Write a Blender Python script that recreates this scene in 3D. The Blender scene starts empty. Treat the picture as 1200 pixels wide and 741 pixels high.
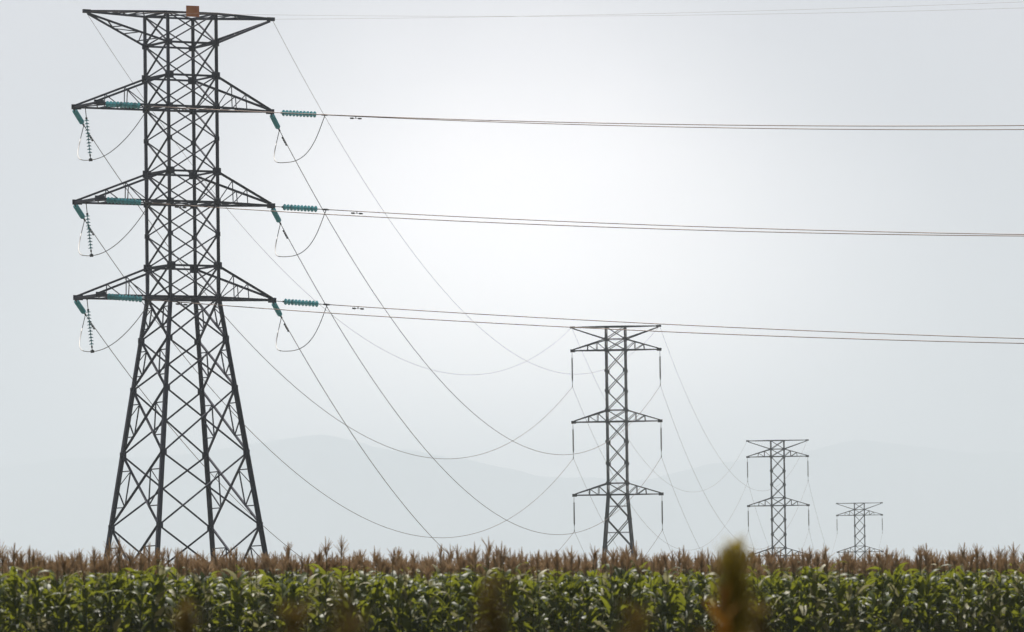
import bpy, math, random
import numpy as np
from mathutils import Vector, Matrix

R = math.radians
rnd = random.Random(7)
scene = bpy.context.scene
col = scene.collection

EYE = 1.6            # camera height above the verge
GROUND = 0.93        # the maize field lies a little higher than the verge
ROLL, PITCH = 0.0130, 0.0594
FPX = 7504.0         # focal length in pixels of a 1200 px wide picture

# ------------------------------------------------------------------ camera
cam = bpy.data.cameras.new('camera')
camo = bpy.data.objects.new('camera', cam)
col.objects.link(camo)
cp, sp = math.cos(PITCH), math.sin(PITCH)
fwd = Vector((0, cp, sp)); up0 = Vector((0, -sp, cp)); rt0 = Vector((1, 0, 0))
cr, sr = math.cos(ROLL), math.sin(ROLL)
rt = rt0 * cr - up0 * sr
up = rt0 * sr + up0 * cr
m3 = Matrix((rt, up, -fwd)).transposed()
camo.matrix_world = Matrix.Translation((0, 0, EYE)) @ m3.to_4x4()
cam.sensor_width = 36.0
cam.lens = FPX * 36.0 / 1200.0
cam.clip_start = 0.5
cam.clip_end = 60000
cam.dof.use_dof = True
cam.dof.focus_distance = 380.0
cam.dof.aperture_fstop = 6.8
scene.camera = camo

# ------------------------------------------------------------------ render settings
scene.render.engine = 'CYCLES'
scene.view_settings.view_transform = 'Standard'
scene.view_settings.look = 'None'
scene.view_settings.gamma = 1.0
scene.view_settings.exposure = 0.25
cy = scene.cycles
cy.use_denoising = True
cy.max_bounces = 6
cy.diffuse_bounces = 3
cy.glossy_bounces = 2
cy.transmission_bounces = 4
cy.volume_bounces = 1
cy.sample_clamp_indirect = 6.0


# ------------------------------------------------------------------ materials
def new_mat(name):
    m = bpy.data.materials.new(name); m.use_nodes = True
    nt = m.node_tree
    return m, nt, nt.nodes, nt.links, nt.nodes['Principled BSDF']


def noise_ramp(nt, scale, c0, c1, coord='Object', detail=3.0, lo=0.35, hi=0.65):
    n, l = nt.nodes, nt.links
    if coord == 'Position':
        g = n.new('ShaderNodeNewGeometry'); out = g.outputs['Position']
    else:
        tc = n.new('ShaderNodeTexCoord'); out = tc.outputs[coord]
    t = n.new('ShaderNodeTexNoise'); t.inputs['Scale'].default_value = scale
    t.inputs['Detail'].default_value = detail
    l.new(out, t.inputs['Vector'])
    r = n.new('ShaderNodeValToRGB')
    r.color_ramp.elements[0].position = lo; r.color_ramp.elements[0].color = (*c0, 1)
    r.color_ramp.elements[1].position = hi; r.color_ramp.elements[1].color = (*c1, 1)
    l.new(t.outputs['Fac'], r.inputs['Fac'])
    return r.outputs['Color']


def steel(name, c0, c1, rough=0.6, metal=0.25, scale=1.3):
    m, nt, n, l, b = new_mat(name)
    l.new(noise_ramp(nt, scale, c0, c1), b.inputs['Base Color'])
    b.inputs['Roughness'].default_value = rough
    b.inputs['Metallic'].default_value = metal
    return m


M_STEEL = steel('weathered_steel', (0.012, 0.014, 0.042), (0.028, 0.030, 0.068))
M_STEEL2 = steel('galvanised_steel', (0.022, 0.023, 0.025), (0.042, 0.043, 0.045))
M_FIT = steel('fitting_steel', (0.03, 0.03, 0.035), (0.06, 0.06, 0.065), 0.5, 0.6, 6)
M_WIRE = steel('aluminium_wire', (0.075, 0.046, 0.036), (0.13, 0.080, 0.062), 0.5, 0.5, 0.4)
M_JUMP = steel('aluminium_jumper', (0.10, 0.10, 0.10), (0.16, 0.16, 0.16), 0.42, 0.6, 0.4)


def leaf_mat(name, c0, c1, tr, tfac, rough=0.36, spec=0.5, scale=1.1):
    m, nt, n, l, b = new_mat(name)
    big = noise_ramp(nt, scale, c0, c1, 'Position', 4.0)
    tcn = n.new('ShaderNodeTexCoord')
    l.new(big, b.inputs['Base Color'])
    b.inputs['Roughness'].default_value = rough
    b.inputs['Specular IOR Level'].default_value = spec
    t = n.new('ShaderNodeBsdfTranslucent')
    t.inputs['Color'].default_value = (*tr, 1)
    mx = n.new('ShaderNodeMixShader'); mx.inputs[0].default_value = tfac
    out = [x for x in n if x.type == 'OUTPUT_MATERIAL'][0]
    l.new(b.outputs[0], mx.inputs[1]); l.new(t.outputs[0], mx.inputs[2])
    l.new(mx.outputs[0], out.inputs['Surface'])
    n.remove(tcn)
    return m


M_GLINT = steel('painted_glint', (0.70, 0.70, 0.70), (0.80, 0.80, 0.79), 0.45, 0.0, 2)  # near-white colour standing in for sun glint on the jumper loops


M_GLASS = leaf_mat('green_glass', (0.06, 0.30, 0.34), (0.12, 0.40, 0.44), (0.28, 0.66, 0.72), 0.5, 0.15, 0.5, 3.0)
M_ROD = steel('grey_silicone', (0.11, 0.12, 0.12), (0.17, 0.18, 0.18), 0.5, 0.0, 4)


def plate_mat():
    m, nt, n, l, b = new_mat('orange_enamel')
    l.new(noise_ramp(nt, 2.2, (0.58, 0.14, 0.035), (0.72, 0.27, 0.045), lo=0.3, hi=0.7), b.inputs['Base Color'])
    b.inputs['Roughness'].default_value = 0.5
    return m


M_PLATE = plate_mat()


M_LEAF = leaf_mat('maize_leaf', (0.020, 0.044, 0.006), (0.080, 0.105, 0.014), (0.32, 0.35, 0.028), 0.36, 0.46, 0.22)
M_DRY = leaf_mat('dry_maize_leaf', (0.28, 0.26, 0.13), (0.48, 0.46, 0.29), (0.40, 0.38, 0.20), 0.30, 0.55, 0.3)
M_STALK = leaf_mat('maize_stalk', (0.07, 0.10, 0.03), (0.13, 0.14, 0.05), (0.1, 0.12, 0.03), 0.05, 0.5, 0.4)
M_TASSEL = leaf_mat('maize_tassel', (0.36, 0.27, 0.18), (0.60, 0.48, 0.33), (0.68, 0.52, 0.35), 0.48, 0.7, 0.2, 2.2)
M_WEEDHEAD = leaf_mat('weed_seed_head', (0.17, 0.14, 0.030), (0.30, 0.24, 0.050), (0.48, 0.38, 0.07), 0.42, 0.8, 0.15, 9)
M_WEEDBROWN = leaf_mat('weed_seed_head_brown', (0.09, 0.068, 0.025), (0.16, 0.115, 0.04), (0.22, 0.15, 0.04), 0.32, 0.8, 0.15, 9)
M_WEEDORANGE = leaf_mat('weed_leaf_orange', (0.22, 0.090, 0.012), (0.30, 0.15, 0.02), (0.34, 0.16, 0.02), 0.3, 0.7, 0.15, 12)
M_WEEDSTEM = leaf_mat('weed_stem', (0.07, 0.06, 0.03), (0.11, 0.09, 0.04), (0.1, 0.08, 0.03), 0.1, 0.7, 0.2, 6)


def ground_mat():
    m, nt, n, l, b = new_mat('field_soil')
    l.new(noise_ramp(nt, 0.6, (0.10, 0.075, 0.045), (0.13, 0.13, 0.05), 'Position', 8.0), b.inputs['Base Color'])
    b.inputs['Roughness'].default_value = 0.95
    return m


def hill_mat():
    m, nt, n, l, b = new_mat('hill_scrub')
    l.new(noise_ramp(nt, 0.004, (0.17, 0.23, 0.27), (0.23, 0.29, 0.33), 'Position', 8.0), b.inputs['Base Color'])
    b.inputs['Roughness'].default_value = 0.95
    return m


# ------------------------------------------------------------------ mesh helpers
class MB:
    """collects members, tubes and plates; build() links them as one mesh object"""
    def __init__(self):
        self.v = []; self.f = []; self.mi = []

    def add(self, vs, fs, mi=0):
        o = len(self.v)
        self.v += [tuple(x) for x in vs]
        for f in fs:
            self.f.append(tuple(i + o for i in f)); self.mi.append(mi)

    def angle(self, a, b, w, hint=(0, 0, 1), t=None):
        """rolled steel angle (L section) from a to b"""
        a = Vector(a); b = Vector(b); d = (b - a)
        if d.length < 1e-4: return
        d.normalize()
        h = Vector(hint)
        if abs(d.dot(h)) > 0.95: h = Vector((1, 0, 0)) if abs(d.x) < 0.9 else Vector((0, 1, 0))
        u = (h - d * h.dot(d)).normalized(); v = d.cross(u)
        t = t or max(0.014, w * 0.16)
        prof = [(0, 0), (w, 0), (w, t), (t, t), (t, w), (0, w)]
        vs = []
        for p in (a, b):
            for (x, y) in prof:
                vs.append(p + u * (x - w * 0.45) + v * (y - w * 0.45))
        fs = [(i, (i + 1) % 6, 6 + (i + 1) % 6, 6 + i) for i in range(6)]
        fs += [(5, 4, 3, 0), (3, 2, 1, 0), (6, 9, 10, 11), (6, 7, 8, 9)]
        self.add(vs, fs)

    def box(self, c, s, rot=None):
        c = Vector(c)
        vs = []
        for z in (-.5, .5):
            for (x, y) in ((-.5, -.5), (.5, -.5), (.5, .5), (-.5, .5)):
                p = Vector((x * s[0], y * s[1], z * s[2]))
                if rot is not None: p = rot @ p
                vs.append(c + p)
        self.add(vs, [(3, 2, 1, 0), (4, 5, 6, 7), (0, 1, 5, 4), (1, 2, 6, 5), (2, 3, 7, 6), (3, 0, 4, 7)])

    def tube(self, pts, r, n=6, mi=0, cap=True):
        pts = [Vector(p) for p in pts]
        rr = r if isinstance(r, (list, tuple)) else [r] * len(pts)
        vs = []; fs = []
        u = None
        for i, p in enumerate(pts):
            d = (pts[min(i + 1, len(pts) - 1)] - pts[max(i - 1, 0)]).normalized()
            if u is None:
                h = Vector((0, 0, 1)) if abs(d.z) < 0.9 else Vector((1, 0, 0))
            else:
                h = u
            u = (h - d * h.dot(d)).normalized(); w = d.cross(u)
            for k in range(n):
                a = 2 * math.pi * k / n
                vs.append(p + (u * math.cos(a) + w * math.sin(a)) * rr[i])
        for i in range(len(pts) - 1):
            for k in range(n):
                k2 = (k + 1) % n
                fs.append((i * n + k, i * n + k2, (i + 1) * n + k2, (i + 1) * n + k))
        if cap:
            fs.append(tuple(range(n - 1, -1, -1)))
            e = (len(pts) - 1) * n
            fs.append(tuple(range(e, e + n)))
        self.add(vs, fs, mi)

    def mesh(self, name, mats, smooth=False):
        me = bpy.data.meshes.new(name)
        me.from_pydata(self.v, [], self.f)
        for m in (mats if isinstance(mats, (list, tuple)) else [mats]): me.materials.append(m)
        me.polygons.foreach_set('material_index', self.mi)
        if smooth: me.polygons.foreach_set('use_smooth', [True] * len(me.polygons))
        me.update()
        return me

    def build(self, name, mats, parent=None, smooth=False):
        o = bpy.data.objects.new(name, self.mesh(name, mats, smooth))
        col.objects.link(o)
        if parent: o.parent = parent
        return o


def tag(o, label=None, cat=None, group=None, kind=None):
    if label: o['label'] = label
    if cat: o['category'] = cat
    if group: o['group'] = group
    if kind: o['kind'] = kind
    return o


def empty(name, loc, rz=0.0):
    o = bpy.data.objects.new(name, None); col.objects.link(o)
    o.location = loc; o.rotation_euler = (0, 0, rz)
    o.empty_display_size = 0.5
    return o


def copy_tree(o, parent=None):
    kids = list(o.children)
    c = o.copy(); col.objects.link(c); c.parent = parent
    for ch in kids: copy_tree(ch, c)
    return c


def lerp(a, b, t): return Vector(a) + (Vector(b) - Vector(a)) * t


# ------------------------------------------------------------------ light and sky
SUN_EL, SUN_AZ = R(56), R(-14)      # azimuth from straight ahead, clockwise
sun = bpy.data.lights.new('sun', 'SUN')
suno = bpy.data.objects.new('sun', sun); col.objects.link(suno)
sun.energy = 5.0; sun.angle = R(0.6); sun.color = (1.0, 0.95, 0.87)
sd = Vector((math.sin(SUN_AZ) * math.cos(SUN_EL), math.cos(SUN_AZ) * math.cos(SUN_EL), math.sin(SUN_EL)))
suno.rotation_euler = sd.to_track_quat('Z', 'Y').to_euler()
suno.location = (0, 0, 60)

w = bpy.data.worlds.new('World'); scene.world = w
w.use_nodes = True
nt = w.node_tree; n = nt.nodes; l = nt.links
bg = n['Background']
sky = n.new('ShaderNodeTexSky'); sky.sky_type = 'NISHITA'; sky.sun_disc = False
sky.sun_elevation = SUN_EL; sky.sun_rotation = SUN_AZ
sky.air_density = 1.0; sky.dust_density = 6.0; sky.ozone_density = 1.0
# a milky veil of thin high cloud over the blue, brightest where it is thinnest
tc = n.new('ShaderNodeTexCoord')
mp = n.new('ShaderNodeMapping'); mp.inputs['Scale'].default_value = (9, 9, 16)
l.new(tc.outputs['Generated'], mp.inputs['Vector'])
no = n.new('ShaderNodeTexNoise'); no.inputs['Scale'].default_value = 1.0; no.inputs['Detail'].default_value = 4
l.new(mp.outputs['Vector'], no.inputs['Vector'])
dot = n.new('ShaderNodeVectorMath'); dot.operation = 'DOT_PRODUCT'
gd = Vector((0.001, 1.0, 0.036)).normalized()
nrm = n.new('ShaderNodeVectorMath'); nrm.operation = 'NORMALIZE'
l.new(tc.outputs['Generated'], nrm.inputs[0])
l.new(nrm.outputs['Vector'], dot.inputs[0]); dot.inputs[1].default_value = gd
ac = n.new('ShaderNodeMath'); ac.operation = 'ARCCOSINE'
l.new(dot.outputs['Value'], ac.inputs[0])
wob = n.new('ShaderNodeMath'); wob.operation = 'MULTIPLY_ADD'
l.new(no.outputs['Fac'], wob.inputs[0]); wob.inputs[1].default_value = 0.026
l.new(ac.outputs[0], wob.inputs[2])
mr = n.new('ShaderNodeMapRange'); mr.interpolation_type = 'SMOOTHERSTEP'
l.new(wob.outputs[0], mr.inputs['Value'])
mr.inputs['From Min'].default_value = 0.0; mr.inputs['From Max'].default_value = 0.112
mr.inputs['To Min'].default_value = 1.0; mr.inputs['To Max'].default_value = 0.0
veil = n.new('ShaderNodeMix'); veil.data_type = 'RGBA'
VEIL_DIM, VEIL_BRIGHT = (4.9, 4.3, 4.95), (60.0, 54.0, 52.5)
veil.inputs['A'].default_value = (*VEIL_DIM, 1); veil.inputs['B'].default_value = (*VEIL_BRIGHT, 1)
l.new(mr.outputs['Result'], veil.inputs['Factor'])
mx = n.new('ShaderNodeMix'); mx.data_type = 'RGBA'; mx.inputs['Factor'].default_value = 0.87
# the half of the sky away from the sun is duller
sdot = n.new('ShaderNodeVectorMath'); sdot.operation = 'DOT_PRODUCT'
l.new(nrm.outputs['Vector'], sdot.inputs[0]); sdot.inputs[1].default_value = (math.sin(SUN_AZ), math.cos(SUN_AZ), 0.0)
mr2 = n.new('ShaderNodeMapRange'); mr2.interpolation_type = 'SMOOTHSTEP'
l.new(sdot.outputs['Value'], mr2.inputs['Value'])
mr2.inputs['From Min'].default_value = -0.6; mr2.inputs['From Max'].default_value = 0.8
mr2.inputs['To Min'].default_value = 0.06; mr2.inputs['To Max'].default_value = 1.0
vsc = n.new('ShaderNodeVectorMath'); vsc.operation = 'SCALE'
# and the veil thins out overhead
sep = n.new('ShaderNodeSeparateXYZ'); l.new(nrm.outputs['Vector'], sep.inputs[0])
mr3 = n.new('ShaderNodeMapRange'); mr3.interpolation_type = 'SMOOTHSTEP'
l.new(sep.outputs['Z'], mr3.inputs['Value'])
mr3.inputs['From Min'].default_value = 0.15; mr3.inputs['From Max'].default_value = 0.8
mr3.inputs['To Min'].default_value = 1.0; mr3.inputs['To Max'].default_value = 0.16
pr_ = n.new('ShaderNodeMath'); pr_.operation = 'MULTIPLY'
l.new(mr2.outputs['Result'], pr_.inputs[0]); l.new(mr3.outputs['Result'], pr_.inputs[1])
l.new(veil.outputs['Result'], vsc.inputs[0]); l.new(pr_.outputs[0], vsc.inputs['Scale'])
l.new(sky.outputs['Color'], mx.inputs['A']); l.new(vsc.outputs['Vector'], mx.inputs['B'])
l.new(mx.outputs['Result'], bg.inputs['Color'])
bg.inputs['Strength'].default_value = 0.1

# ------------------------------------------------------------------ haze
HAZE_TOP, HAZE_Y = 1260.0, 34000.0
hz = MB()
hz.box((0, HAZE_Y / 2 - 600, (HAZE_TOP - 1) / 2), (17000, HAZE_Y + 1200, HAZE_TOP + 1))
hazeo = hz.build('haze', [])
mh = bpy.data.materials.new('haze_air'); mh.use_nodes = True
nn = mh.node_tree.nodes
for x in list(nn):
    if x.type != 'OUTPUT_MATERIAL': nn.remove(x)
pv = nn.new('ShaderNodeVolumePrincipled')
HAZE_DENSITY = 1.42e-4
pv.inputs['Color'].default_value = (0.772, 0.866, 0.965, 1)
pv.inputs['Density'].default_value = HAZE_DENSITY
pv.inputs['Anisotropy'].default_value = 0.35
mh.node_tree.links.new(pv.outputs[0], [x for x in nn if x.type == 'OUTPUT_MATERIAL'][0].inputs['Volume'])
hazeo.data.materials.append(mh)
tag(hazeo, 'pale milky haze lying over the whole plain', 'haze', None, 'stuff')

# ------------------------------------------------------------------ ground and hills
EDGE_Y, EDGE_K = 105.0, 0.57          # front edge of the maize: y = EDGE_Y + EDGE_K * x


def ground():
    xs = [-8200, -800, -200, -60, -30, -15, 0, 15, 30, 60, 200, 800, 8200]
    offs = [None, -14, -6, -2.5, -1.2, 6, 60, 'far']
    hs = [0, 0, 0.12, 0.60, GROUND, GROUND, GROUND, GROUND]
    m = MB(); rows = []
    for o_, h in zip(offs, hs):
        row = []
        for x in xs:
            k = max(-40, min(40, x)) * EDGE_K
            y = -580 if o_ is None else (33000 if o_ == 'far' else EDGE_Y + k + o_)
            row.append((x, y, h))
        rows.append(row)
    vs = [p for r in rows for p in r]; nx = len(xs)
    fs = [(j * nx + i, j * nx + i + 1, (j + 1) * nx + i + 1, (j + 1) * nx + i) for j in range(len(rows) - 1) for i in range(nx - 1)]
    m.add(vs, fs)
    tag(m.build('ground', ground_mat()), kind='structure')


ground()


def hills():
    prof = [(-2200, 600), (-1000, 590), (-400, 565), (0, 548), (100, 540), (200, 534), (290, 522), (360, 515), (430, 519), (520, 534), (600, 548), (700, 558),
            (800, 562), (880, 536), (950, 518), (1060, 520), (1200, 531), (1500, 552), (2200, 580), (3400, 610)]
    px = np.array([p[0] for p in prof], float); py = np.array([p[1] for p in prof], float)
    D = 28000.0
    nx, ny = 260, 40
    X = np.linspace(-8000, 8000, nx)
    pix = 600 + X / D * FPX
    hgt = (817 - np.interp(pix, px, py) - ROLL * (pix - 600)) / FPX * D + EYE
    k = np.ones(9) / 9
    hgt = np.convolve(np.pad(hgt, 4, mode='edge'), k, 'valid')
    r_ = np.random.RandomState(3)
    hgt = hgt + np.interp(X, np.linspace(-8000, 8000, 70), r_.normal(0, 14, 70)) + np.interp(X, np.linspace(-8000, 8000, 200), r_.normal(0, 4.0, 200))
    vs = []
    for j in range(ny):
        t = j / (ny - 1)
        y = 25000 + 6000 * t
        s = math.sin(math.pi * t) ** 0.8
        rug = np.interp(X, np.linspace(-8000, 8000, 60), r_.normal(0, 1, 60)) * 45 * math.sin(math.pi * t) * (1 if abs(t - .5) > .06 else 0)
        for i in range(nx):
            vs.append((X[i], y + 60 * math.sin(X[i] * .004), max(GROUND - .3, (hgt[i]) * s - abs(rug[i]) * s - (1 - s) * 2)))
    fs = [(j * nx + i, j * nx + i + 1, (j + 1) * nx + i + 1, (j + 1) * nx + i) for j in range(ny - 1) for i in range(nx - 1)]
    m = MB(); m.add(vs, fs)
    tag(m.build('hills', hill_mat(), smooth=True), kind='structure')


hills()

# ------------------------------------------------------------------ towers
AZ1 = 0.4987
C1 = Vector((-19.5704, 380.5245, GROUND))
DZ = EYE - GROUND                     # heights measured from the eye -> above the field
Z1 = [v + DZ for v in (40.874, 39.095, 37.146, 35.2895, 33.40, 31.430, 29.617, 27.70, 25.802, 23.934)]
FL1 = [v + DZ for v in (23.934, 21.47, 18.52, 14.67, 10.35, 5.0)] + [0.0]
HB = 1.595
FLARE = 0.127
SGN = [(-1, -1), (1, -1), (1, 1), (-1, 1)]


def half1(z):
    return HB if z >= FL1[0] else HB + FLARE * (FL1[0] - z)


def corner(k, z, half): return Vector((SGN[k][0] * half(z), SGN[k][1] * half(z), z))


def face_x(m, k, za, zb, half, wt, horiz=None, redundant=0.0):
    k2 = (k + 1) % 4
    P0, Q0, P1, Q1 = corner(k, za, half), corner(k2, za, half), corner(k, zb, half), corner(k2, zb, half)
    nrm = ((P0 + Q0) * 0.5); nrm.z = 0; nrm.normalize()
    off = nrm * wt * 0.55
    m.angle(P0 + off, Q1 + off, wt, nrm); m.angle(Q0 - off * .2, P1 - off * .2, wt, nrm)
    if horiz: m.angle(P1, Q1, horiz, nrm)
    if redundant:
        # crossing point of the two diagonals, then short struts from the half diagonals to the legs
        wa, wb = (Q0 - P0).length, (Q1 - P1).length
        t = wa / (wa + wb)
        X = lerp(P0, Q1, t)
        r = redundant
        for (lo, hi) in ((P0, P1), (Q0, Q1)):
            e = (lo, hi)
            mid_lo, mid_hi = lerp(lo, X, .5), lerp(hi, X, .5)
            mid_leg = lerp(lo, hi, t)
            m.angle(mid_lo, lerp(lo, hi, t * .5), r, nrm)
            m.angle(mid_hi, lerp(lo, hi, t + (1 - t) * .5), r, nrm)
            m.angle(mid_lo, mid_leg, r, nrm)
            m.angle(mid_hi, mid_leg, r, nrm)
            m.angle(mid_lo, mid_hi, r, nrm)


def gusset(m, p, s, k):
    nx, ny = SGN[k]
    p = Vector(p)
    m.box(p + Vector((-nx * s * .15, ny * .03, 0)), (s * 1.25, .025, s))
    m.box(p + Vector((nx * .03, -ny * s * .15, 0)), (.025, s * 1.25, s))


def tapered_arm(parent, side, zlow, zroot, length, half_l, half_u, wch, wbr, name='crossarm', flip=False):
    """four chords meeting at one tip, verticals and diagonals on both side faces, crosses underneath"""
    m = MB()
    tip = Vector((side * length, 0, zlow))
    tipu = tip + Vector((-side * .12, 0, 0.12 if not flip else -0.12))
    for s in (-1, 1):
        lo = Vector((side * half_l, s * half_l, zlow)); hi = Vector((side * half_u, s * half_u, zroot))
        m.angle(lo, tip + Vector((0, s * .10, 0)), wch, (0, s, 0)); m.angle(hi, tipu + Vector((0, s * .07, 0)), wch, (0, s, 0))
        for t in ([.28, .55] if not flip else []):
            a, b = lerp(lo, tip, t), lerp(hi, tipu, t)
            m.angle(a, b, wbr, (0, s, 0))
        if not flip:
            m.angle(lo, lerp(hi, tipu, .28), wbr, (0, s, 0))
            m.angle(lerp(lo, tip, .28), lerp(hi, tipu, .55), wbr, (0, s, 0))
    a0, a1 = Vector((side * half_l, -half_l, zlow)), Vector((side * half_l, half_l, zlow))
    for (t0, t1) in ((0, .3), (.3, .58)):
        m.angle(lerp(a0, tip, t0), lerp(a1, tip, t1), wbr); m.angle(lerp(a1, tip, t0), lerp(a0, tip, t1), wbr)
        m.angle(lerp(a0, tip, t1), lerp(a1, tip, t1), wbr)
    if flip:
        c0, c1 = Vector((side * half_u, -half_u, zroot)), Vector((side * half_u, half_u, zroot))
        for i, t in enumerate((.12, .34, .55)):
            m.angle(lerp(c0, tipu, t), lerp(c1, tipu, t + .04), wbr, (0, 0, 1))
            m.angle(lerp((c1, c0)[i % 2], tipu, t), lerp((c0, c1)[i % 2], tipu, t + .2), wbr, (0, 0, 1))
    m.box(tip + Vector((-side * .08, 0, 0)), (.5, .12, .30 if not flip else .22))
    return m.build(name, parent['mat_'] if False else MATS[parent.name], parent)


def box_arm(parent, side, zlow, zroot, length, hb, wch, wbr):
    """square-ended crossarm: two side frames joined by an end beam"""
    m = MB()
    for s in (-1, 1):
        lo = Vector((side * hb, s * hb, zlow)); hi = Vector((side * hb, s * hb, zroot))
        tip = Vector((side * length, s * hb, zlow)); tipu = tip + Vector((-side * .1, 0, .13))
        m.angle(lo, tip, wch, (0, s, 0)); m.angle(hi, tipu, wch, (0, s, 0))
        for t in (.3, .58):
            m.angle(lerp(lo, tip, t), lerp(hi, tipu, t), wbr, (0, s, 0))
        m.angle(lo, lerp(hi, tipu, .3), wbr, (0, s, 0))
        m.angle(lerp(lo, tip, .3), lerp(hi, tipu, .58), wbr, (0, s, 0))
        m.box(tip + Vector((-side * .16, 0, .03)), (.62, .06, .30))
    ea, eb = Vector((side * length, -hb, zlow)), Vector((side * length, hb, zlow))
    m.angle(ea, eb, wch * 1.1)
    a0, a1 = Vector((side * hb, -hb, zlow)), Vector((side * hb, hb, zlow))
    b0, b1 = Vector((side * length, -hb, zlow)), Vector((side * length, hb, zlow))
    for (t0, t1) in ((0, .34), (.34, .67), (.67, 1)):
        m.angle(lerp(a0, b0, t0), lerp(a1, b1, t1), wbr); m.angle(lerp(a1, b1, t0), lerp(a0, b0, t1), wbr)
        m.angle(lerp(a0, b0, t1), lerp(a1, b1, t1), wbr)
    return m.build('crossarm', MATS[parent.name], parent)


MATS = {}


def angle_tower():
    root = empty('lattice_tower', C1, AZ1)
    MATS[root.name] = M_STEEL
    # four main legs, each with its gusset plates
    for k in range(4):
        m = MB()
        cdir = Vector((-SGN[k][0], -SGN[k][1], 0))
        zs = FL1[::-1] + Z1[:-1][::-1]
        for za, zb in zip(zs[:-1], zs[1:]):
            wl = .235 if zb <= FL1[2] + .01 else (.20 if zb <= FL1[0] + .01 else .155)
            m.angle(corner(k, za, half1), corner(k, zb, half1), wl, (cdir.x, 0, 0), wl * .2)
        for z in (Z1[1], Z1[2], Z1[3], Z1[5], Z1[6], Z1[8], Z1[9]):
            gusset(m, corner(k, z, half1), .44 if z in (Z1[2], Z1[5], Z1[8]) else .36, k)
        for z in (Z1[4], Z1[7]):
            gusset(m, corner(k, z, half1), .26, k)
        for z in FL1[1:-1]:
            gusset(m, corner(k, z, half1), .34, k)
        m.box(corner(k, 0.0, half1) + Vector((0, 0, .10)), (.9, .9, .5))
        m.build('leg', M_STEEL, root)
    # body bracing: crosses on every face and horizontal struts at the arm levels
    m = MB()
    for i in range(len(Z1) - 1):
        hi_, lo_ = Z1[i], Z1[i + 1]
        for k in range(4):
            face_x(m, k, lo_, hi_, half1, .085, .12 if i in (0, 1, 2, 3, 5, 6, 8) else None)
    for k in range(4):
        m.angle(corner(k, Z1[9], half1), corner((k + 1) % 4, Z1[9], half1), .15)
    for z in (Z1[3], Z1[6], Z1[9], Z1[0]):
        m.angle(corner(0, z, half1), corner(2, z, half1), .08); m.angle(corner(1, z, half1), corner(3, z, half1), .08)
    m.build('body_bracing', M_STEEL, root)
    m = MB()
    for i in range(len(FL1) - 1):
        for k in range(4):
            face_x(m, k, FL1[i + 1], FL1[i], half1, .11, None, .065 if k in (1, 3) else 0.0)
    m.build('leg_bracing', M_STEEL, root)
    for side, ln in ((-1, 6.29), (1, 6.0)):
        for (zl, zr) in ((Z1[3], Z1[2]), (Z1[6], Z1[5]), (Z1[9], Z1[8])):
            if side < 0: box_arm(root, side, zl, zr, ln, HB, .12, .06)
            else: tapered_arm(root, side, zl, zr, ln, HB, HB, .12, .06)
    for side, ln in ((-1, 6.22), (1, 6.11)):
        tapered_arm(root, side, Z1[0], Z1[1], ln, HB, HB, .13, .06, 'peak_arm', True)
    m = MB()
    # orange plate bolted to the top frame, facing the field
    pr = Matrix.Rotation(-AZ1, 3, 'Z')
    m.box((-.02, -HB - .16, Z1[0] + .06), (.85, .03, .66), None)
    m.box((-.02, -HB - .10, Z1[0] + .06), (.05, .1, .5), None)
    pl = m.build('marker_plate', M_PLATE, root)
    return tag(root, 'nearest and tallest dark lattice tower with an orange plate on its top', 'electricity tower', 'electricity towers of the power line')


tower1 = angle_tower()

TPOS = [Vector((10.7715, 665.9178, GROUND)), Vector((40.0569, 972.2554, GROUND)), Vector((70.0295, 1300.3997, GROUND))]
dl = TPOS[2] - TPOS[0]
AZ2 = math.atan2(-dl.x, dl.y)
Z2 = [v + DZ for v in (38.35, 37.05, 35.907, 33.75, 31.65, 29.65, 28.455, 26.35, 24.10, 22.05, 20.849)]
FL2 = [v + DZ for v in (20.849, 18.35, 15.35, 11.2, 6.0)] + [0.0]
HB2, SP2 = 1.0036, 4.5906


def half2(z): return HB2 if z >= FL2[0] else HB2 + .081 * (FL2[0] - z)


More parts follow.
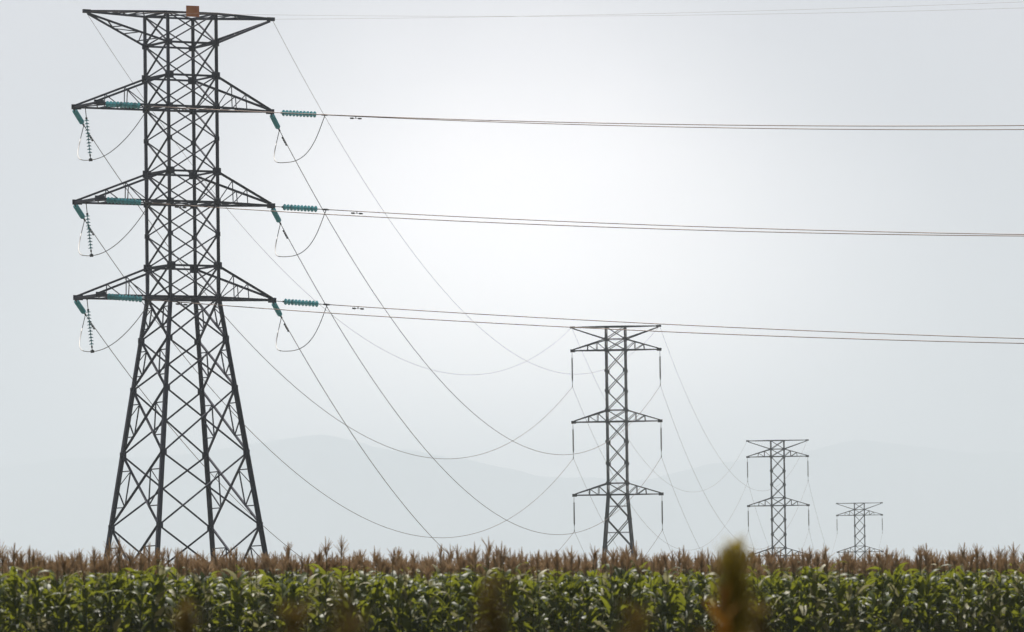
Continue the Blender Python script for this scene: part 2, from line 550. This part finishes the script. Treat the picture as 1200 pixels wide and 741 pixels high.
def suspension_tower():
    root = empty('lattice_tower', TPOS[0], AZ2)
    MATS[root.name] = M_STEEL2
    for k in range(4):
        m = MB()
        zs = FL2[::-1] + Z2[:-1][::-1]
        for za, zb in zip(zs[:-1], zs[1:]):
            wl = .22 if zb <= FL2[0] + .01 else .15
            m.angle(corner(k, za, half2), corner(k, zb, half2), wl, (-SGN[k][0], 0, 0), wl * .22)
        for z in Z2[1:]: gusset(m, corner(k, z, half2), .30, k)
        for z in FL2[1:-1]: gusset(m, corner(k, z, half2), .26, k)
        m.box(corner(k, 0.0, half2) + Vector((0, 0, .10)), (.7, .7, .5))
        m.build('leg', M_STEEL2, root)
    m = MB()
    for i in range(len(Z2) - 1):
        for k in range(4):
            face_x(m, k, Z2[i + 1], Z2[i], half2, .085, .075 if i in (1, 5, 9) else None)
    for k in range(4):
        for z in (Z2[0], Z2[2], Z2[6], Z2[10]):
            m.angle(corner(k, z, half2), corner((k + 1) % 4, z, half2), .11)
    for i in range(len(FL2) - 1):
        for k in range(4):
            face_x(m, k, FL2[i + 1], FL2[i], half2, .10)
            X0, X1 = lerp(corner(k, FL2[i + 1], half2), corner(k, FL2[i], half2), .52), lerp(corner((k + 1) % 4, FL2[i + 1], half2), corner((k + 1) % 4, FL2[i], half2), .52)
            m.angle(X0, X1, .05)
    m.build('body_bracing', M_STEEL2, root)
    for side in (-1, 1):
        for (zl, zr) in ((Z2[2], Z2[1]), (Z2[6], Z2[5]), (Z2[10], Z2[9])):
            tapered_arm(root, side, zl, zr, SP2, HB2, HB2, .115, .065)
    for side in (-1, 1):
        tapered_arm(root, side, Z2[0], Z2[1], SP2, HB2, HB2, .105, .05, 'peak_arm', True)
    return tag(root, 'second tower of the line, mid-sized grey lattice tower standing right of the picture centre', 'electricity tower', 'electricity towers of the power line')


tower2 = suspension_tower()
TL = ['', 'third tower of the line, small pale lattice tower with two arm levels above the maize',
      'farthest, smallest and faintest lattice tower, with one arm level above the maize']
for i in (1, 2):
    t = copy_tree(tower2); t.location = TPOS[i]; t['label'] = TL[i]


# ------------------------------------------------------------------ insulators
def disc_mesh(nd, r, pitch, z0):
    m = MB(); seg = 10
    for i in range(nd):
        zt = z0 - i * pitch
        prof = [(.045, 0), (.05, -.035), (r * .75, -.055), (r, -.085), (r * .97, -.10), (r * .5, -.075), (.028, -.085), (.020, -pitch)]
        vs = []; fs = []
        for (rr, dz) in prof:
            for k in range(seg):
                a = 2 * math.pi * k / seg
                vs.append((rr * math.cos(a), rr * math.sin(a), zt + dz))
        for j in range(len(prof) - 1):
            for k in range(seg):
                k2 = (k + 1) % seg
                fs.append((j * seg + k, (j + 1) * seg + k, (j + 1) * seg + k2, j * seg + k2))
        m.add(vs, fs)
    return m


def fit_mesh(za, zb, fork=True):
    m = MB()
    m.tube([(0, 0, za), (0, 0, zb)], .024, 6)
    m.box((0, 0, za - .05), (.10, .05, .14)); m.box((0, 0, zb + .05), (.06, .11, .12))
    return m


# tension string (3.8 m): link, glass discs, clamp
ND = 10; PIT = .25
me_disc = disc_mesh(ND, .195, PIT, -.70).mesh('glass_discs', M_GLASS, True)
me_f1 = fit_mesh(0, -.70).mesh('end_fitting', M_FIT)
mm = fit_mesh(-.70 - ND * PIT, -3.8)
mm.tube([(0, 0, -3.55), (0, 0, -3.95)], .055, 6)
me_f2 = mm.mesh('end_fitting', M_FIT)
# the strings towards the second tower sit close under the arm tip
me_discA = disc_mesh(ND, .165, PIT, -.30).mesh('glass_discs', M_GLASS, True)
me_f1A = fit_mesh(0, -.30).mesh('end_fitting', M_FIT)
mm = fit_mesh(-.30 - ND * PIT, -3.4)
mm.tube([(0, 0, -3.15), (0, 0, -3.55)], .055, 6)
me_f2A = mm.mesh('end_fitting', M_FIT)
# jumper support string, hangs straight down
NJ = 11; PJ = .19
me_jd = disc_mesh(NJ, .15, PJ, -.75).mesh('glass_discs', M_GLASS, True)
me_j1 = fit_mesh(0, -.75).mesh('end_fitting', M_FIT)
# polymer suspension string (3.75 m) of the far towers
m = MB()
m.tube([(0, 0, -.75), (0, 0, -3.05)], .06, 8)
for i in range(22):
    zt = -.80 - i * .10
    rr = .115 if i % 2 == 0 else .09
    m.tube([(0, 0, zt), (0, 0, zt - .022), (0, 0, zt - .05)], [.06, rr, .06], 8, cap=False)
me_rod = m.mesh('insulator_rod', M_ROD, True)
me_s1 = fit_mesh(0, -.75).mesh('end_fitting', M_ROD)
mm = fit_mesh(-3.05, -3.70); mm.box((0, 0, -3.70), (.10, .50, .10))
me_s2 = mm.mesh('end_fitting', M_ROD)


def string(name, meshes, loc, direction, label, group):
    o = bpy.data.objects.new(name, None); col.objects.link(o)
    o.location = loc
    q = (-Vector(direction)).normalized().to_track_quat('Z', 'Y')
    o.rotation_mode = 'QUATERNION'; o.rotation_quaternion = q
    for me in meshes:
        c = bpy.data.objects.new(me.name.split('.')[0], me); col.objects.link(c); c.parent = o
    return tag(o, label, 'insulator', group)


ex1 = Vector((math.cos(AZ1), math.sin(AZ1), 0)); en1 = Vector((math.sin(AZ1), -math.cos(AZ1), 0))
ex2 = Vector((math.cos(AZ2), math.sin(AZ2), 0))
dA = (TPOS[0] - C1); dA.z = 0; dA.normalize()
BEAR = R(122)
dB = Vector((math.sin(BEAR), math.cos(BEAR), 0))
LV = ['top', 'middle', 'lowest']
zarm1 = [Z1[3], Z1[6], Z1[9]]; zarm2 = [Z2[2], Z2[6], Z2[10]]


def at1(a, b, z): return C1 + ex1 * a + en1 * b + Vector((0, 0, z))
def at2(i, a, z): return TPOS[i] + ex2 * a + Vector((0, 0, z))


WN = 90


def parab(a, b, sag, n=WN):
    out = []
    for i in range(n + 1):
        # finer steps near both ends
        t = i / n
        p = lerp(a, b, t); p.z -= 4 * sag * t * (1 - t)
        out.append(p)
    return out


def bez(p0, p1, p2, p3, n=18):
    out = []
    for i in range(n + 1):
        t = i / n; u = 1 - t
        out.append(p0 * u ** 3 + p1 * 3 * u * u * t + p2 * 3 * u * t * t + p3 * t ** 3)
    return out


def along(pts, dist):
    acc = 0
    for p, q in zip(pts[:-1], pts[1:]):
        s = (q - p).length
        if acc + s >= dist: return lerp(p, q, (dist - acc) / s), (q - p).normalized()
        acc += s


def damper(wire, p, d):
    m = MB()
    p = p - Vector((0, 0, .12))
    m.tube([p - d * .30, p + d * .30], .012, 4)
    for s in (-1, 1):
        m.tube([p + d * s * .15, p + d * s * .22, p + d * s * .40], [.03, .055, .045], 6)
    m.box(p + Vector((0, 0, .06)), (.05, .05, .16))
    return m.build('vibration_damper', M_FIT, wire)


def wire(name, pts, r, label, cat, group, mat=None, dampers=()):
    m = MB(); m.tube(pts, r, 5)
    o = m.build(name, mat or M_WIRE, None, True)
    tag(o, label, cat, group)
    for dd in dampers:
        p, d = along(pts, dd)
        damper(o, p, d)
    return o


SIDE = {-1: 'left', 1: 'right'}
G_A = 'conductors sagging towards the second tower'
G_B = 'conductors running out of the picture to the right'
SAG_A = {(1, 0): 12.7, (1, 1): 12.9, (1, 2): 12.5, (-1, 0): 13.0, (-1, 1): 13.1, (-1, 2): 12.7}
SLB = {(1, 0): (.10, 6), (1, 1): (.10, 0), (1, 2): (.10, -4), (-1, 0): (.105, 3), (-1, 1): (.11, 2), (-1, 2): (.11, 0)}
for k in range(3):
    for side in (-1, 1):
        sd_ = SIDE[side]
        if side > 0:
            ta = tb = at1(6.0, 0, zarm1[k])
            ta = ta + Vector((0, 0, -.16)); tb = tb + Vector((0, 0, -.05)) + dB * .1
        else:
            ta = at1(-6.29, -HB, zarm1[k] - .12); tb = at1(-6.29, HB, zarm1[k] - .05)
        # towards the second tower
        va = Vector((dA.x, dA.y, -.2)).normalized()
        ea = ta + va * 3.4
        string('insulator_string', [me_f1A, me_discA, me_f2A], ta, va,
               'short green insulator string slanting down from the %s %s arm of the nearest tower' % (LV[k], sd_), 'green glass tension insulators')
        eb2 = at2(0, side * SP2, zarm2[k] - 3.75)
        pa = parab(ea, eb2, SAG_A[(side, k)])
        wire('conductor_wire', pa, .022, 'wire sagging from the %s %s arm of the nearest tower to the second tower' % (LV[k], sd_), 'power line', G_A, None, (1.6, 2.6))
        # out to the right
        sl, dz = SLB[(side, k)]
        vb = Vector((dB.x, dB.y, -sl)).normalized()
        eb = tb + vb * 3.8
        string('insulator_string', [me_f1, me_disc, me_f2], tb, vb,
               'level green insulator string pointing right from the %s %s arm of the nearest tower' % (LV[k], sd_), 'green glass tension insulators')
        fb = eb + dB * 250 + Vector((0, 0, dz))
        pb = parab(eb, fb, (sl * 250 + dz) / 4, 120)
        wire('conductor_wire', pb, .027, 'level wire running right from the %s %s arm of the nearest tower' % (LV[k], sd_), 'power line', G_B, None, (2.2,))
        # jumper loop under the arm
        arm = at1(-6.29 if side < 0 else 6.0, 0.0, zarm1[k] - .1)
        low = arm + Vector((.28 if side < 0 else .95, .2, -3.15 if side < 0 else -2.95))
        J = bez(ea, ea + Vector((-.45, -.3, -1.9)), low - dB * 1.3 + Vector((0, .4, 0)), low)
        J += bez(low, low + dB * 1.7, lerp(low, eb, .80) - Vector((0, 0, .55)), eb)[1:]
        nJ = 15
        jw = wire('jumper_wire', J, .024, 'curved wire loop hanging under the %s %s arm of the nearest tower' % (LV[k], sd_), 'jumper wire', 'jumper loops of the nearest tower', M_JUMP)
        mj_ = MB(); mj_.tube(J[3:nJ], .034, 6); mj_.build('painted_glint', M_GLINT, jw, True)  # added pale tube: sun glint painted onto one half of the loop
        if side < 0:
            top = arm
            dv = low - top
            ln = dv.length
            mj = fit_mesh(-.75 - NJ * PJ, -ln); mj.box((0, 0, -ln), (.16, .16, .16))
            me_j2 = mj.mesh('end_fitting', M_FIT)
            string('insulator_string', [me_j1, me_jd, me_j2], top, dv,
                   'dark ribbed insulator string hanging upright under the %s left arm of the nearest tower' % LV[k], 'jumper support insulators')

ORD = ['second', 'third', 'farthest']
for i in range(3):
    nlev = [3, 2, 1][i]
    for k in range(nlev):
        for side in (-1, 1):
            string('insulator_string', [me_s1, me_rod, me_s2], at2(i, side * SP2, zarm2[k]), (0, 0, -1),
                   'thin grey insulator rod hanging from the %s %s arm of the %s tower' % (LV[k], SIDE[side], ORD[i]), 'grey hanging insulators')
for i in range(2):
    sag = [13.5, 14.5][i]
    for k in range(3 if i == 0 else 2):
        for side in (-1, 1):
            wire('conductor_wire', parab(at2(i, side * SP2, zarm2[k] - 3.75), at2(i + 1, side * SP2, zarm2[k] - 3.75), sag), .015,
                 'faint wire from the %s %s insulator of the %s tower to the %s tower' % (LV[k], SIDE[side], ORD[i], ORD[i + 1]), 'power line', 'conductors between the far towers')
# earth wires
for side in (-1, 1):
    a = at1(6.11 if side > 0 else -6.22, 0, Z1[0])
    wire('earth_wire', parab(a, at2(0, side * SP2, Z2[0]), 11.8), .012, 'very thin wire from the %s peak of the nearest tower down to the second tower' % SIDE[side], 'power line', 'earth wires')
    wire('earth_wire', parab(a, a + dB * 250 + Vector((0, 0, 2)), 4.4 if side > 0 else 6.1, 120), .006, 'very thin wire running right from the %s peak of the nearest tower' % SIDE[side], 'power line', 'earth wires')
    wire('earth_wire', parab(at2(0, side * SP2, Z2[0]), at2(1, side * SP2, Z2[0]), 12.0), .013, 'very thin wire from the %s peak of the second tower to the third tower' % SIDE[side], 'power line', 'earth wires')


# ------------------------------------------------------------------ maize
def leaf(m, base, az, length, width, rise, droop, twist, mi=0, seg=8, fold=.22):
    """one arching strap leaf with a folded midrib"""
    base = Vector(base)
    dh = Vector((math.cos(az), math.sin(az), 0)); sd2 = Vector((-math.sin(az), math.cos(az), 0))
    vs = []; fs = []
    p = base.copy(); ang = rise
    st = length / seg
    for i in range(seg + 1):
        t = i / seg
        wd = width * (min(1, .35 + t * 3.2) if t < .25 else 1) * (1 - max(0, t - .25) / .75 * .97) ** .75 * .5
        dirv = dh * math.cos(ang) + Vector((0, 0, 1)) * math.sin(ang)
        nv = -dh * math.sin(ang) + Vector((0, 0, 1)) * math.cos(ang)
        tw = twist * t
        s = sd2 * math.cos(tw) + nv * math.sin(tw); nn_ = nv * math.cos(tw) - sd2 * math.sin(tw)
        ruf = math.sin(t * 17 + az * 3) * wd * .18
        vs += [p - s * wd + nn_ * (wd * fold + ruf), p, p + s * wd + nn_ * (wd * fold - ruf)]
        p = p + dirv * st
        ang -= droop / seg * (0.5 + 1.3 * t)
    for i in range(seg):
        a = i * 3
        fs += [(a, a + 1, a + 4, a + 3), (a + 1, a + 2, a + 5, a + 4)]
    m.add(vs, fs, mi)


def strip(m, pts, r, nside=3, mi=0):
    """thin tapering quad tube without caps"""
    m.tube(pts, r, nside, mi, cap=False)


def maize(seed, hi=True, short=False):
    r = random.Random(seed)
    H = 2.73 + r.uniform(-.07, .07)
    lean = Vector((r.uniform(-.05, .05), r.uniform(-.05, .05), 0))
    def axis(z): return lean * (z / H) ** 2 + Vector((0, 0, z))
    st, fo, ta = MB(), MB(), MB()
    z0 = 0.0 if not short else 1.4
    zs = [z0 + (H - z0) * i / 5 for i in range(6)]
    strip(st, [axis(z) for z in zs], [.016 - .009 * z / H for z in zs], 5 if hi else 3)
    az0 = r.uniform(0, 6.28)
    zlist = [.35, .6, .85, 1.1, 1.32, 1.52, 1.7, 1.87, 2.03, 2.16, 2.27, 2.37, 2.45]
    if short: zlist = zlist[6:] if hi else zlist[7::2]
    dzl = r.uniform(-.06, .10)
    for i, z in enumerate(zlist):
        z = z + dzl * z / 2.5
        az = az0 + (math.pi if i % 2 else 0) + r.gauss(0, .35)
        top = z > 2.15
        ln = r.uniform(.62, .85) if not top else r.uniform(.38, .62) * (1.15 - (z - 2.15) * .6)
        dry = 1 if r.random() < (.12 if z > 1.9 else .22) else 0
        bent = r.random() < .25
        leaf(fo, axis(z), az, ln, r.uniform(.115, .165) * (.85 if top else 1), r.uniform(.85, 1.35) if top else r.uniform(.7, 1.2),
             r.uniform(2.4, 3.4) if bent else r.uniform(1.3, 2.3), r.uniform(-.9, .9), dry, 7 if hi else 4)
    # tassel: a stiff central spike and side branches
    b = axis(H - .04)
    L = r.uniform(.30, .43)
    tip = b + Vector((r.uniform(-.04, .04), r.uniform(-.04, .04), L))
    strip(ta, [b, lerp(b, tip, .35), lerp(b, tip, .8), tip], [.008, .012, .010, .003], 4 if hi else 3)
    nb = r.randint(12, 17) if hi else 8
    for i in range(nb):
        az = r.uniform(0, 6.28); t = r.uniform(.02, .42)
        p0 = lerp(b, tip, t); bl = r.uniform(.15, .25)
        e = r.uniform(1.02, 1.42)
        d1 = Vector((math.cos(az) * math.cos(e), math.sin(az) * math.cos(e), math.sin(e)))
        e2 = e - r.uniform(.0, .5)
        d2 = Vector((math.cos(az) * math.cos(e2), math.sin(az) * math.cos(e2), math.sin(e2)))
        p1 = p0 + d1 * bl * .5
        strip(ta, [p0, p1, p1 + d2 * bl * .5], [.004, .0075, .0025], 3)
    return st, fo, ta


NV = 24
variants = []
for s in range(NV):
    st, fo, ta = maize(100 + s)
    variants.append((st.mesh('stalk', M_STALK, True), fo.mesh('foliage', [M_LEAF, M_DRY], True), ta.mesh('tassel', M_TASSEL, True)))
G_M = 'ripe maize plants of the front rows'
ROW, SPACE = .75, .175
er = Vector((1, EDGE_K, 0)).normalized(); ed = Vector((-er.y, er.x, 0))


def in_view(p, pad=0.0): return abs(p.x) < p.y * .0815 + pad


def tallness(p):
    """plants stand a little taller and lower in patches along the rows"""
    return 1 + .018 * math.sin(p.x * 1.9 + p.y * .8) + .012 * math.sin(p.x * 4.3 - p.y * 1.7)


protos = []
spots = []
row = 0
front_rows_end = None
while len(spots) < 300:
    o = Vector((0, EDGE_Y, 0)) + ed * (row * ROW)
    s = -13.0
    line = []
    while s < 13.0:
        p = o + er * (s + rnd.gauss(0, .03)) + ed * rnd.gauss(0, .05)
        if in_view(p, .1): line.append(p)
        s += SPACE * rnd.uniform(.8, 1.25)
    if len(spots) + len(line) > 300: line = line[:300 - len(spots)]
    spots += line
    last_line = (row, line[-1])
    row += 1
taken = spots
proto = {}
for i, p in enumerate(spots):
    v = rnd.randrange(NV)
    if v not in proto:
        t = empty('maize_plant', (p.x, p.y, GROUND), 0)
        for me in variants[v]:
            c = bpy.data.objects.new(me.name.split('.')[0], me); col.objects.link(c); c.parent = t
        proto[v] = t
    else:
        t = copy_tree(proto[v])
    k = tallness(p) * (1 + rnd.gauss(0, .018))
    if rnd.random() < .04: k *= 1.025
    t.location = (p.x, p.y, GROUND); t.rotation_euler = (rnd.gauss(0, .04), rnd.gauss(0, .04), rnd.uniform(0, 6.28))
    t.scale = (k ** .5, k ** .5, k)
    tag(t, 'ripe green maize plant with a dry brown tassel in the front rows of the field', 'maize plant', G_M)

# the rest of the field: one mass
hi_var = [maize(300 + s, True, False) for s in range(6)]
mid_var = [maize(400 + s, True, True) for s in range(14)]
lo_var = [maize(500 + s, False, True) for s in range(6)]


def pack(var):
    V, F, Mi = [], [], []
    for part, off in zip(var, ((0,), (1, 2), (3,))):
        o = len(V)
        V += part.v
        for f, mi in zip(part.f, part.mi):
            F.append([i + o for i in f]); Mi.append(off[mi] if len(off) > 1 else off[0])
    return np.array(V, np.float32), np.array(F, np.int32), np.array(Mi, np.int32)


packs = {'hi': [pack(v) for v in hi_var], 'mid': [pack(v) for v in mid_var], 'lo': [pack(v) for v in lo_var]}
VV, FF, MM = [], [], []
voff = 0
nr = np.random.RandomState(11)


def put(kind, p):
    global voff
    V, F, Mi = packs[kind][nr.randint(len(packs[kind]))]
    a = nr.uniform(0, 6.283); k = tallness(p) * (1 + nr.normal(0, .020))
    c_, s_ = math.cos(a), math.sin(a)
    out = np.empty_like(V)
    out[:, 0] = V[:, 0] * c_ - V[:, 1] * s_ + p.x
    out[:, 1] = V[:, 0] * s_ + V[:, 1] * c_ + p.y
    out[:, 2] = V[:, 2] * k + GROUND
    VV.append(out); FF.append(F + voff); MM.append(Mi); voff += len(V)


nplants = 0
r_i = 0
while r_i < 62:
    o = Vector((0, EDGE_Y, 0)) + ed * (r_i * ROW)
    s = -24.0
    while s < 30.0:
        p = o + er * (s + nr.normal(0, .03)) + ed * nr.normal(0, .05)
        s += SPACE * nr.uniform(.8, 1.25)
        if r_i < row - 1 and in_view(p, .1): continue
        if r_i == row - 1 and in_view(p, .1) and p.x <= last_line[1].x + .05: continue
        if not in_view(p, 3.2 if r_i < 6 else 1.6): continue
        near_edge = r_i < 5
        put('hi' if near_edge else 'mid', p); nplants += 1
    r_i += 1
# far part of the field, thinner, out past the towers' feet
y = EDGE_Y + 62 * ROW
while y < 480:
    x = -y * .085 - 2
    step = .55 + (y - 130) * .006
    while x < y * .085 + 2:
        p = Vector((x + nr.uniform(-.4, .4) * step, y + .25 * x + nr.uniform(-.4, .4) * step, 0))
        if p.y > EDGE_Y + EDGE_K * p.x + 62 * ROW * 1.1:
            put('lo', p); nplants += 1
        x += step
    y += step * 1.6
V = np.concatenate(VV); F = np.concatenate(FF); Mi = np.concatenate(MM)
me = bpy.data.meshes.new('maize_field')
me.vertices.add(len(V)); me.vertices.foreach_set('co', V.ravel())
me.loops.add(F.size); me.loops.foreach_set('vertex_index', F.ravel())
me.polygons.add(len(F))
me.polygons.foreach_set('loop_start', np.arange(0, F.size, 4, dtype=np.int32))
me.polygons.foreach_set('material_index', Mi)
for mt in (M_STALK, M_LEAF, M_DRY, M_TASSEL): me.materials.append(mt)
me.polygons.foreach_set('use_smooth', np.ones(len(F), dtype=bool))
me.update(calc_edges=True)
fo = bpy.data.objects.new('maize_field', me); col.objects.link(fo)
tag(fo, 'dense mass of ripe maize behind and beyond the front rows', 'maize field', None, 'stuff')
print('maize', len(spots), nplants, len(V))


# ------------------------------------------------------------------ weeds on the verge, close to the camera
def px_to(x, y, d):
    """where a picture point lies at distance d (m) from the camera"""
    a = (x - 600) * cr + (370.5 - y) * sr
    b = -(x - 600) * sr + (370.5 - y) * cr
    v = fwd * FPX + rt0 * a + up0 * b
    return Vector((0, 0, EYE)) + v * (d / v.y)


def weed(xp, ytop, d, wpx, lenm, mat, label, cat='weed', lean=0.0, nfl=700, taper=.35):
    top = px_to(xp, ytop, d)
    rad = wpx / 2 / FPX * d
    root = empty('weed_plant', (top.x - lean, top.y, 0))
    r = random.Random(int(xp))
    m = MB()
    Ht = top.z
    def ax(z):
        return Vector((lean * (z / Ht) ** 2, 0, z))
    m.tube([ax(Ht * i / 8) for i in range(9)], [.006 - .004 * i / 8 for i in range(9)], 6)
    m.build('stem', M_WEEDSTEM, root, True)
    m = MB()
    for i in range(nfl):
        t = r.random() ** .8
        z = Ht - t * lenm
        prof = min(1, (t / taper) ** .7) * (1 - .25 * max(0, t - .7) / .3)
        a = r.uniform(0, 6.28); rr = rad * prof * math.sqrt(r.random())
        c = ax(z) + Vector((math.cos(a) * rr, math.sin(a) * rr, 0))
        e = r.uniform(.2, 1.3)
        dv = Vector((math.cos(a) * math.cos(e), math.sin(a) * math.cos(e), math.sin(e)))
        L = r.uniform(.008, .02) if r.random() < .8 else r.uniform(.03, .06); wv = Vector((-math.sin(a), math.cos(a), 0)) * r.uniform(.002, .005)
        m.add([c - wv, c + wv, c + dv * L + wv * .3, c + dv * L - wv * .3], [(0, 1, 2, 3)])
    m.build('seed_head', mat, root)
    m = MB()
    for i in range(7):
        z = Ht - lenm - .08 - i * .17
        if z < .1: break
        leaf(m, ax(z), r.uniform(0, 6.28), r.uniform(.12, .24), .025, r.uniform(.3, .9), r.uniform(.8, 2), r.uniform(-.6, .6), 0, 6)
    m.build('foliage', M_WEEDSTEM, root, True)
    return tag(root, label, cat, 'blurred weeds close to the camera')


weed(860, 640, 18.0, 34, .34, M_WEEDHEAD, 'tallest blurred weed with a thick olive brown seed head in front of the maize', nfl=3600, taper=.05)
weed(577, 682, 11.0, 26, .30, M_WEEDBROWN, 'blurred brown weed spike near the middle of the maize edge', nfl=900)
weed(217, 710, 14.0, 20, .25, M_WEEDBROWN, 'blurred dull weed spike in the maize below the nearest tower', nfl=800)
weed(346, 712, 10.5, 20, .25, M_WEEDBROWN, 'short blurred brown weed spike just right of the nearest tower', nfl=520)
weed(406, 704, 10.0, 20, .26, M_WEEDBROWN, 'faint blurred brown weed spike between the nearest tower and the picture centre', nfl=480)
weed(746, 716, 10.5, 18, .22, M_WEEDBROWN, 'low blurred brown weed tip beneath the second tower', nfl=460)
weed(889, 714, 12.0, 16, .22, M_WEEDBROWN, 'small dark weed spike just right of the tallest weed', nfl=420)


def orange_weed():
    d = 16.0
    top = px_to(830, 672, d)
    root = empty('weed_plant', (top.x + .03, top.y, 0))
    m = MB(); m.tube([(0, 0, top.z * i / 8) for i in range(9)], [.006 - .0035 * i / 8 for i in range(9)], 6)
    m.build('stem', M_WEEDSTEM, root, True)
    m = MB()
    for (dz, az, ln, wd, rise, dr) in ((-.085, 2.9, .09, .040, 1.40, .3), (-.10, .4, .08, .040, 1.35, .3), (-.14, 3.4, .09, .045, 1.2, .5), (-.15, -.3, .09, .045, 1.15, .5), (-.19, 1.2, .10, .05, 1.2, .4), (-.21, 2.7, .1, .05, 1.0, .6), (-.24, .2, .11, .05, 1.1, .5), (-.30, 1.9, .14, .05, .9, .8)):
        leaf(m, (0, 0, top.z + dz), az, ln, wd, rise, dr, .5, 0, 6)
    m.build('foliage', M_WEEDORANGE, root, True)
    tag(root, 'blurred weed with rusty orange leaves left of the tallest weed', 'weed', 'blurred weeds close to the camera')


orange_weed()
